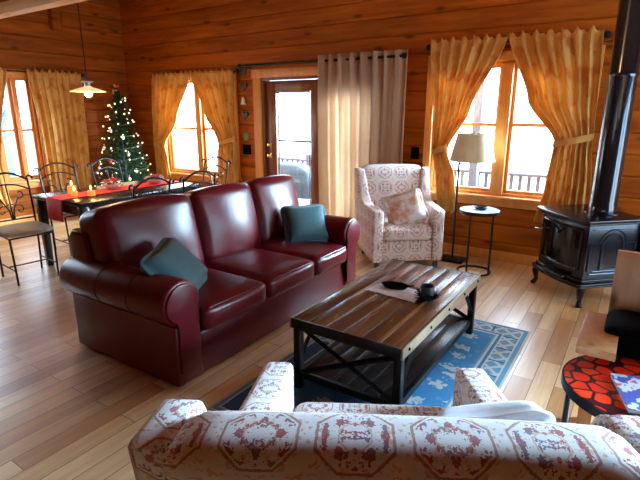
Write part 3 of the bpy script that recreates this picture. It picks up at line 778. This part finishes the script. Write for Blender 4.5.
# ------------------------------------------------------------ leather sofa (front faces +x)
sf = thing('leather_sofa', 'burgundy leather three-seat sofa with rolled arms in the middle of the room', 'sofa', (-2.57, 2.68, 0))
obj('base', B1(-.46, .49, -1.04, 1.04, .02, .30, bev=.015, seg=3), 'leather', sf)
def arm(sgn):
    yo, yi = 1.075, .85; pts = [(yi, .02), (yi, .50)]
    cy, cz, rr = .980, .53, .14
    pts += [(cy + rr*math.cos(a), cz + rr*math.sin(a)) for a in [PI*1.02 - k*(PI*1.45)/16 for k in range(17)]]
    pts += [(yo-.03, .40), (yo-.03, .02)]
    pts = [(sgn*u, v) for u, v in pts]
    b = bm(); prism(b, pts, -.56, .50, 'YZ', .02, 3)
    for v in b.verts:   # arm top falls gently to the back
        if v.co.z > .3: v.co.z -= .02*(.5-v.co.x)*((v.co.z-.3)/.36)
    a = obj('arm', b, 'leather', sf, angle=50)
    q = bm(); pr_ = [(sgn*(cy + (rr-.018)*math.cos(t_)), cz-.003 + (rr-.018)*math.sin(t_)) for t_ in [2*PI*k/28 for k in range(28)]]
    pr_ = [(sgn*(yi+.02), .10), (sgn*(yi+.02), .50)] + [(sgn*(cy+(rr-.02)*math.cos(t_)), cz+(rr-.02)*math.sin(t_)) for t_ in [PI*1.02 - k*(PI*1.4)/16 for k in range(17)]] + [(sgn*(yo-.05), .42), (sgn*(yo-.05), .10)]
    prism(q, pr_, .485, .515, 'YZ', .008, 2); obj('arm_front_panel', q, 'leather', a)
    for x in (-.14, .17):
        s_ = bm(); tube(s_, [(x, sgn*(cy+(rr+.001)*math.cos(t_)), cz+(rr+.001)*math.sin(t_) - .02*(.5-x)*((cz+rr*math.sin(t_)-.3)/.36)) for t_ in [PI*.95 - k*(PI*1.3)/14 for k in range(15)]], .003, 6); obj('seam', s_, 'leather', a)
arm(-1); arm(1)
b = bm(); prism(b, [(-.52, .07), (-.53, .55), (-.56, .78), (-.50, .84), (-.36, .82), (-.26, .30), (-.26, .07)], -1.02, 1.02, 'XZ', .02, 3); obj('back_frame', b, 'leather', sf, angle=50)
for i, (y0, y1) in enumerate(((-.85, -.255), (-.25, .345), (.35, .85))):
    b = bm(); puff(b, .74, y1-y0, .16, .045, .022, 10, Matrix.Translation((.165, (y0+y1)/2, .375)))
    s = obj('seat_cushion', b, 'leather', sf, angle=70)
    q = bm(); tube(q, [(.5+.028, y0+.05, .448), (.5+.034, (y0+y1)/2, .452), (.5+.028, y1-.05, .448)], .004, 6); obj('piping', q, 'leather', s)
for i, (y0, y1) in enumerate(((-.98, -.19), (-.185, .49), (.495, 1.12))):
    b = bm(); puff(b, .27, y1-y0, .58, .055, .022, 12)
    for v in b.verts: v.co.x += .055*max(0, 1-(v.co.y/((y1-y0)/2))**2)*(1 if v.co.x > 0 else .2)*(1-abs(v.co.z/.30)*.5); v.co.z -= .012*(abs(v.co.y)/((y1-y0)/2))**3*(v.co.z > .1)
    xf(b.verts, Matrix.Translation((-.315, (y0+y1)/2, .685)) @ Matrix.Rotation(R(-13), 4, 'Y'))
    obj('back_cushion', b, 'leather', sf, angle=70)
for x in (-.48, .44):
    for y in (-.99, .99): obj('foot', lathe(bm(), [(0, .08), (.035, .08), (.04, .05), (.028, .0), (0, 0)], 14, (x, y)), 'darkwood', sf)
def throw(name, label, loc, rot, w, h, mat, th=.13, n=14, seamcol=None):
    t = thing(name, label, 'throw pillow', loc); t.rotation_euler = rot
    b = bm(); puff(b, w, h, th, th*.46, th*.22, n, pinch=.13); o = obj('pillow_cover', b, mat, t, angle=180); return t
throw('teal_pillow', 'teal throw pillow leaning in the near corner of the leather sofa', (-2.37, 1.92, .615), (R(48), R(-6), R(120)), .48, .40, 'teal')
throw('teal_pillow', 'teal throw pillow lying in the far corner of the leather sofa', (-2.45, 3.47, .60), (R(52), 0, R(52)), .43, .40, 'teal')

# ------------------------------------------------------------ patterned armchairs
def armchair(name, label, loc, rz, W, mat, flare=.1, ys=1.):
    t = thing(name, label, 'armchair', loc, rz, 'matching patterned armchairs'); aw = .115; hw = W/2; yf = -.42
    obj('seat_base', B1(-hw+aw, hw-aw, yf+.02, .30, .09, .30, bev=.012), mat, t)
    b = bm(); puff(b, W-2*aw-.01, .60, .15, .045, .02, 9, Matrix.Translation((0, yf+.30, .375))); obj('seat_cushion', b, mat, t, angle=70)
    for s in (-1, 1):
        x0, x1 = sorted((s*(hw-aw), s*hw))
        pts = [(yf, .09), (yf, .60)] + [(yf+.02, .62)] + [(.0, .635), (.13, .655), (.20, .70), (.255, .80), (.29, .90), (.31, .96), (.33, .975), (.45, .975), (.47, .965), (.42, .60), (.36, .09)]
        b = bm(); prism(b, pts, x0, x1, 'YZ', .022, 3)
        for v in b.verts:       # ears get thinner toward the top
            if v.co.z > .66:
                k = (v.co.z-.66)/.34; inner = s*(hw-aw); v.co.x = s*hw - (s*hw - v.co.x)*(1-.35*k)
        obj('arm', b, mat, t, angle=50)
    b = bm(); puff(b, W-.12, .17, .76, .06, .018, 12)
    for v in b.verts:
        zz = (v.co.z+.4)/.8; v.co.y += .20*zz
    xf(b.verts, Matrix.Translation((0, .245, .615)));
    # narrow lower part between the arms
    for v in b.verts:
        if v.co.z < .62: v.co.x *= 1-.22*min(1, (.62-v.co.z)/.25)
    bo = obj('backrest', b, mat, t, angle=70); me = bo.data; uvl = me.uv_layers[0]
    for p in me.polygons:
        for li in p.loop_indices:
            c = me.vertices[me.loops[li].vertex_index].co; yc_, zc_, r_ = .43, .90, .10
            vv = zc_ - c.z if c.z < zc_ else None
            uvl.data[li].uv = (c.x, (c.z if p.normal.y < 0 or c.y < .3 else 2*zc_ + r_*PI - c.z) if vv is not None else zc_ + r_*(PI/2 + math.atan2(c.y-yc_, c.z-zc_)))
    for s in (-1, 1):
        for y in (yf+.05, .32): obj('leg', B1(s*(hw-.06)-.022, s*(hw-.06)+.022, y-.022, y+.022, 0, .10, bev=.004), 'darkwood', t)
    for o in t.children:
        for v in o.data.vertices:
            v.co.x *= 1 + flare*(v.co.y+.42)/.84*min(1, v.co.z/.4); v.co.y *= ys
    return t
armchair('patterned_armchair', 'cream and red patterned armchair facing the room beside the beige curtain', (-2.10, 4.72, 0), R(41), .75, 'damask_warmlit', .12, .86)
armchair('patterned_armchair', 'cream and red patterned armchair seen from behind in the foreground', (-.55, 1.17, 0), R(210), .87, 'damask', .23, 1.1)
throw('patterned_pillow', 'orange and cream watercolour pillow on the patterned armchair by the curtain', (-1.97, 4.58, .61), (R(70), R(-18), R(34)), .42, .36, 'watercolour')
throw('pale_pillow', 'pale blue white pillow tucked behind the back of the foreground armchair', (-.26, 1.33, .60), (R(66), R(10), R(208)), .36, .38, 'palecloth')

# ------------------------------------------------------------ rug and coffee table
RW, RD = 1.30, 2.0
o = obj('area_rug', B1(-RW/2, RW/2, -RD/2, RD/2, 0, .008, bev=.003), rug_mat(RW, RD)); o.location = (-1.15, 2.60, .001)
tag(o, 'blue patterned area rug with a cream border under the coffee table', 'rug')
t = thing('coffee_table', 'rectangular plank coffee table with dark metal frame on the blue rug', 'coffee table', (-1.19, 2.685, .009))
hx, hy = .35, .675
b = bm(); n = 6; pw = (2*hx-.03)/n
for i in range(n): box(b, -hx+.015+i*pw+.002, -hx+.015+(i+1)*pw-.002, -hy+.012, hy-.012, .405, .452, .004)
obj('tabletop', b, 'planks', t)
pes = plain('edge_reflection_tan', (.36, .27, .17), .35)  # pale tan imitates light reflected off the long-side bands
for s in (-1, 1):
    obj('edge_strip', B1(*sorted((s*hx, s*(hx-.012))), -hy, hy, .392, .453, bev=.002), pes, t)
    obj('metal_band', B1(-hx+.012, hx-.012, *sorted((s*hy, s*(hy-.012))), .392, .453, bev=.002), 'steel', t)
for s in (-1, 1):
    for y in (-.6, -.3, 0, .3, .6):
        b = bm(); bmesh.ops.create_uvsphere(b, u_segments=8, v_segments=6, radius=.009); xf(b.verts, Matrix.Translation((s*hx, y, .425))); obj('bolt', b, 'black', t)
for sx in (-1, 1):
    for sy in (-1, 1): obj('leg', B1(sx*(hx-.035)-.022, sx*(hx-.035)+.022, sy*(hy-.04)-.022, sy*(hy-.04)+.022, 0, .39, bev=.003), 'iron', t)
b = bm(); n = 6; w_ = (2*hx-.10)/n
for i in range(n): box(b, -hx+.05+i*w_+.002, -hx+.05+(i+1)*w_-.002, -hy+.05, hy-.05, .085, .108, .003)
obj('lower_shelf', b, 'darkwood', t)
b = bm(); box(b, -hx+.03, -hx+.05, -hy+.06, hy-.06, .07, .112); box(b, hx-.05, hx-.03, -hy+.06, hy-.06, .07, .112); box(b, -hx+.05, hx-.05, -hy+.03, -hy+.05, .07, .112); box(b, -hx+.05, hx-.05, hy-.05, hy-.03, .07, .112); obj('shelf_rail', b, 'iron', t)
for sy in (-1, 1):
    y = sy*(hy-.04)
    for s in (-1, 1): obj('cross_brace', tube(bm(), [(-s*(hx-.06), y+s*.008, .38), (s*(hx-.06), y+s*.008, .11)], .016, 4), 'iron', t)
    for sx in (-1, 1): obj('corner_brace', tube(bm(), [(sx*(hx-.035), sy*(hy-.24), .39), (sx*(hx-.035), sy*(hy-.05), .18)], .015, 4), 'iron', t)
ZT = .464
b = bm(); prism(b, [(-1.38, 2.63), (-1.35, 2.83), (-1.05, 2.80), (-1.03, 2.60)], ZT, ZT+.003, 'XY'); tag(obj('placemat', b, 'paper'), 'white cloth mat lying on the coffee table', 'placemat')
t = thing('remote_tray', 'small black tray on the white mat on the coffee table', 'tray', (-1.235, 2.765, ZT+.0035), R(8))
obj('tray', lathe(bm(), [(0, 0), (.07, 0), (.095, .022), (.09, .024), (.065, .006), (0, .006)], 28, sx=1., sy=.55), 'black', t)
obj('handle', tube(bm(), [(.07, 0, .022), (.11, 0, .028), (.12, .015, .024)], .006, 8), 'black', t)
t = thing('candle_holder', 'dark glass candle jar ringed with black spiky leaves on the coffee table', 'candle holder', (-.99, 2.70, ZT+.0005))
obj('jar', lathe(bm(), [(0, 0), (.042, 0), (.045, .01), (.045, .085), (.042, .088), (.039, .085), (.039, .015), (0, .012)], 24), plain('smoked_glass', (.05, .07, .09), .08, coat=.5), t)
b = bm()
for k in range(70):
    a = k*2.4; z0 = rnd.uniform(.004, .04); r0 = .045; L = rnd.uniform(.03, .05); d = Vector((math.cos(a), math.sin(a), rnd.uniform(-.0, .8)))
    p = Vector((r0*math.cos(a), r0*math.sin(a), z0)); s_ = Vector((-math.sin(a), math.cos(a), 0))*.008
    f = [b.verts.new(p-s_), b.verts.new(p+s_), b.verts.new(p+d*L), b.verts.new(p+Vector((0, 0, .006)))]
    b.faces.new((f[0], f[1], f[2])); b.faces.new((f[1], f[3], f[2])); b.faces.new((f[3], f[0], f[2]))
obj('spiky_wreath', b, 'black', t, smooth=False)

# ------------------------------------------------------------ stove
st = thing('wood_stove', 'black cast iron wood stove on legs in front of the right window curtain', 'stove', (-.30, 4.72, 0), R(-45))
# local: front faces -y, right side +x
FW, FD = .29, .24
b = bm(); prism(b, [(-FW, -FD)] + [(FW*u, -FD-.045*(1-u*u)) for u in [-.75+i*.25 for i in range(7)]] + [(FW, -FD), (FW, FD), (-FW, FD)], .20, .70, 'XY', .008); obj('firebox', b, 'castiron', st)
def bowplate(ex, z0, z1, nm, dep=.05):
    b = bm(); prism(b, [(-FW-ex, -FD-ex)] + [((FW+ex)*u, -FD-ex-dep*(1-u*u)) for u in [-.8+i*.2 for i in range(9)]] + [(FW+ex, -FD-ex), (FW+ex, FD+ex), (-FW-ex, FD+ex)], z0, z1, 'XY', .01, 3); return obj(nm, b, 'castiron', st)
bowplate(.045, .715, .745, 'top_plate'); bowplate(.02, .695, .716, 'top_moulding'); bowplate(.035, .165, .205, 'base_plate'); bowplate(.015, .205, .235, 'base_moulding', .045)
b = bm(); lathe(b, [(0, .745), (.15, .745), (.15, .752), (0, .752)], 28, (.02, .10)); obj('flue_collar', b, 'castiron', st)
b = bm(); tube(b, [(FW*.80*u, -FD-.047*(1-(u*.8)**2)-.006, .31) for u in [-1+i*.2 for i in range(11)]] , .012, 8)
tube(b, [(FW*.80*u, -FD-.047*(1-(u*.8)**2)-.006, .655) for u in [-1+i*.2 for i in range(11)]], .012, 8)
for u in (-1, 1): tube(b, [(FW*.8*u, -FD-.023, .31), (FW*.8*u, -FD-.023, .655)], .012, 8)
dd = obj('door', b, 'castiron', st)
b = bm()
for i in range(10):
    u0, u1 = -1+i*.2, -.8+i*.2; P_ = lambda u, z, e=0: b.verts.new((FW*.79*u, -FD-.045*(1-(u*.8)**2)-.003-e, z))
    b.faces.new((P_(u0, .315), P_(u1, .315), P_(u1, .65), P_(u0, .65)))
obj('door_glass', b, plain('black_glass', (.004, .004, .005), .06), dd)
for i in (-1, 1):
    b = bm(); tube(b, [(i*.08, -FD-.045, .60), (i*.05, -FD-.052, .63), (0, -FD-.055, .60), (-i*.01, -FD-.055, .57)], .005, 6); obj('tracery', b, 'castiron', dd)
b = bm(); tube(b, [(-FW*.86, -FD-.02, .55), (-FW*.86, -FD-.07, .55), (-FW*.86-.03, -FD-.085, .55)], .009, 8); obj('door_handle', b, 'chrome', st)
# arched relief on both sides
for s in (-1, 1):
    b = bm(); X = s*(FW+.004)
    tube(b, [(X, y, .28) for y in (-.19, .19)], .007, 6); tube(b, [(X, y, .305) for y in (-.16, .16)], .005, 6)
    tube(b, [(X, .10*math.cos(a), .52+.10*math.sin(a)) for a in [PI*k/14 for k in range(15)]], .009, 6)
    tube(b, [(X, .125*math.cos(a), .535+.12*math.sin(a)) for a in [PI*k/14 for k in range(15)]], .005, 6)
    for q in (-1, 1):
        tube(b, [(X, q*.10, .52), (X, q*.10, .31)], .007, 6)
        tube(b, [(X, q*.215, .31), (X, q*.215, .545), (X, q*.12, .55)], .006, 6)
        tube(b, [(X, q*.20, .66), (X, 0, .665)], .005, 6)
    obj('side_relief', b, plain('pale_blue_cast_iron', (.05, .075, .11), .2, .6), st)  # relief paler and bluer than the firebox
obj('ash_lip', B1(-.16, .16, -FD-.10, -FD-.04, .215, .235, bev=.008), 'castiron', st)
obj('heat_shield', B1(-FW-.01, FW+.07, FD+.03, FD+.05, .30, .70, bev=.008), 'castiron', st)
for sx in (-1, 1):
    for sy in (-1, 1):
        b = bm(); tube(b, [(sx*(FW-.01), sy*(FD-.01), .19), (sx*(FW+.012), sy*(FD+.012), .13), (sx*FW, sy*FD, .05), (sx*(FW+.02), sy*(FD+.02), 0)], [.035, .030, .018, .024], 8); obj('leg', b, 'castiron', st)
o = obj('stove_pipe', lathe(bm(), [(.110, 0), (.110, .06), (.106, .065), (.106, 1.1), (.110, 1.105), (.110, 1.14), (.106, 1.145), (.106, ZC-.752), (0, ZC-.752)], 32), 'pipe'); o.location = (-.22, 4.79, .752)
tag(o, 'tall black stove pipe rising from the cast iron stove', 'stove pipe')

# ------------------------------------------------------------ floor lamp and side table
t = thing('floor_lamp', 'unlit swing arm floor lamp with a beige shade beside the right window', 'floor lamp', (-1.58, 5.02, 0))
obj('base', B1(-.13, .13, -.10, .10, 0, .035, bev=.01), 'iron', t)
obj('pole', tube(bm(), [(0, 0, .03), (0, 0, 1.10)], .011, 10), 'iron', t)
obj('swing_arm', tube(bm(), [(0, 0, 1.06), (.06, 0, 1.06), (.06, 0, 1.09), (.13, 0, 1.09), (.13, 0, 1.2)], .007, 8), 'iron', t)
b = bm(); lathe(b, [(.225, 1.095), (.160, 1.37), (.157, 1.37), (.222, 1.095)], 36, (.13, 0)); b.faces.ensure_lookup_table(); obj('lamp_shade', b, 'shade', t)
b = bm(); tube(b, [(.13-.158, 0, 1.36), (.13+.158, 0, 1.36)], .003, 6); tube(b, [(.13, -.158, 1.36), (.13, .158, 1.36)], .003, 6); tube(b, [(.13, 0, 1.2), (.13, 0, 1.39)], .005, 6); obj('shade_spider', b, 'iron', t)
t = thing('side_table', 'small round side table with pale top and black metal ring base', 'side table', (-1.27, 4.80, 0))
obj('tabletop', lathe(bm(), [(0, .622), (.185, .622), (.19, .628), (.19, .64), (.185, .645), (0, .645)], 40), 'concrete_top', t)
obj('rim', lathe(bm(), [(.19, .61), (.194, .61), (.194, .64), (.19, .64), (.19, .61)], 40), 'iron', t)
obj('ring_base', tube(bm(), [(.16*math.cos(2*PI*k/32), -.03+.16*math.sin(2*PI*k/32), .012) for k in range(33)], .011, 8, False), 'iron', t)
for x in (-.03, .155): obj('leg', tube(bm(), [(x, -.03 + (.156 if x < 0 else -.04)*(-1 if x < 0 else 1), .012), (x, -.03 + (.156 if x < 0 else -.04)*(-1 if x < 0 else 1), .622)], .010, 8), 'iron', t)
o = obj('trinket_dish', lathe(bm(), [(0, 0), (.05, 0), (.075, .02), (.07, .024), (.045, .008), (0, .008)], 24, sy=.7), plain('navy_glaze', (.02, .045, .10), .2)); o.location = (-1.26, 4.81, .6455)
tag(o, 'dark blue dish on the small round side table', 'dish')

# ------------------------------------------------------------ red table, magazine, wooden armchair
t = thing('red_accent_table', 'round accent table with red oval mosaic top at the right edge', 'side table', (.128, 2.125, 0))
obj('tabletop', lathe(bm(), [(0, .50), (.265, .50), (.275, .505), (.275, .522), (.27, .527), (0, .527)], 56), 'ovals', t)
obj('rim', lathe(bm(), [(.275, .488), (.281, .488), (.281, .525), (.275, .525), (.275, .488)], 56), 'steel', t)
for k in range(4):
    a = R(205 + 90*k); obj('leg', tube(bm(), [(.262*math.cos(a), .262*math.sin(a), .50), (.262*math.cos(a), .262*math.sin(a), 0)], .012, 8), 'steel', t)
t = thing('magazine', 'magazine with a blue, white and red cover on the red mosaic table', 'magazine', (.155, 2.06, .528), R(16))
obj('pages', B1(-.10, .10, -.13, .13, 0, .014), 'paper', t, smooth=False); obj('front_cover', B1(-.102, .102, -.132, .132, .014, .016), 'magazine', t, smooth=False)
t = thing('wooden_armchair', 'light wooden armchair with flat plank arm and black cushion at the right edge', 'armchair', (.34, 2.7, 0))
obj('arm', B1(-.46, -.31, -.50, -.05, .575, .615, bev=.004), 'oak', t)
obj('arm', B1(.31, .46, -.50, -.05, .575, .615, bev=.004), 'oak', t)
obj('backrest_board', B1(-.37, .37, .03, .06, .40, .925, bev=.004), 'oak', t)
obj('seat_board', B1(-.36, .36, -.48, .03, .34, .37, bev=.004), 'oak', t)
for sx in (-1, 1):
    obj('leg', B1(sx*.39-.03, sx*.39+.03, -.10, -.04, 0, .575, bev=.004), 'oak', t)
    obj('leg', B1(sx*.39-.03, sx*.39+.03, -.34, -.28, 0, .575, bev=.004), 'oak', t)
b = bm(); puff(b, .70, .30, .27, .04, .01, 8, Matrix.Translation((-.02, -.16, .515))); obj('cushion', b, 'black', t, angle=70)

# ------------------------------------------------------------ added ceiling lamp, out of view above the frame, for warm fill
def added_ceiling_lamp(x, y, e, label):
    t = thing('added_ceiling_lamp', label, 'ceiling lamp', (x, y, ZC), 0, 'added ceiling lamps')
    obj('canopy', lathe(bm(), [(0, 0), (.08, 0), (.08, -.03), (.02, -.05), (.02, -.30), (0, -.30)], 20), 'iron', t)
    obj('glass_bowl', lathe(bm(), [(0, -.44), (.08, -.42), (.15, -.36), (.17, -.29), (.165, -.29), (0, -.31)], 24), emit('bowl_glow', (1, .7, .4), 1.5), t)
    l = bpy.data.lights.new('bowl_fill_light', 'POINT'); l.energy = e; l.color = (1., .60, .28); l.shadow_soft_size = .12
    lo = bpy.data.objects.new('bowl_fill_light', l); C.objects.link(lo); lo.parent = t; lo.location = (0, 0, -.58)
added_ceiling_lamp(-1.0, 3.6, 20, 'added unseen glass bowl lamp above the coffee table, for warm fill light')
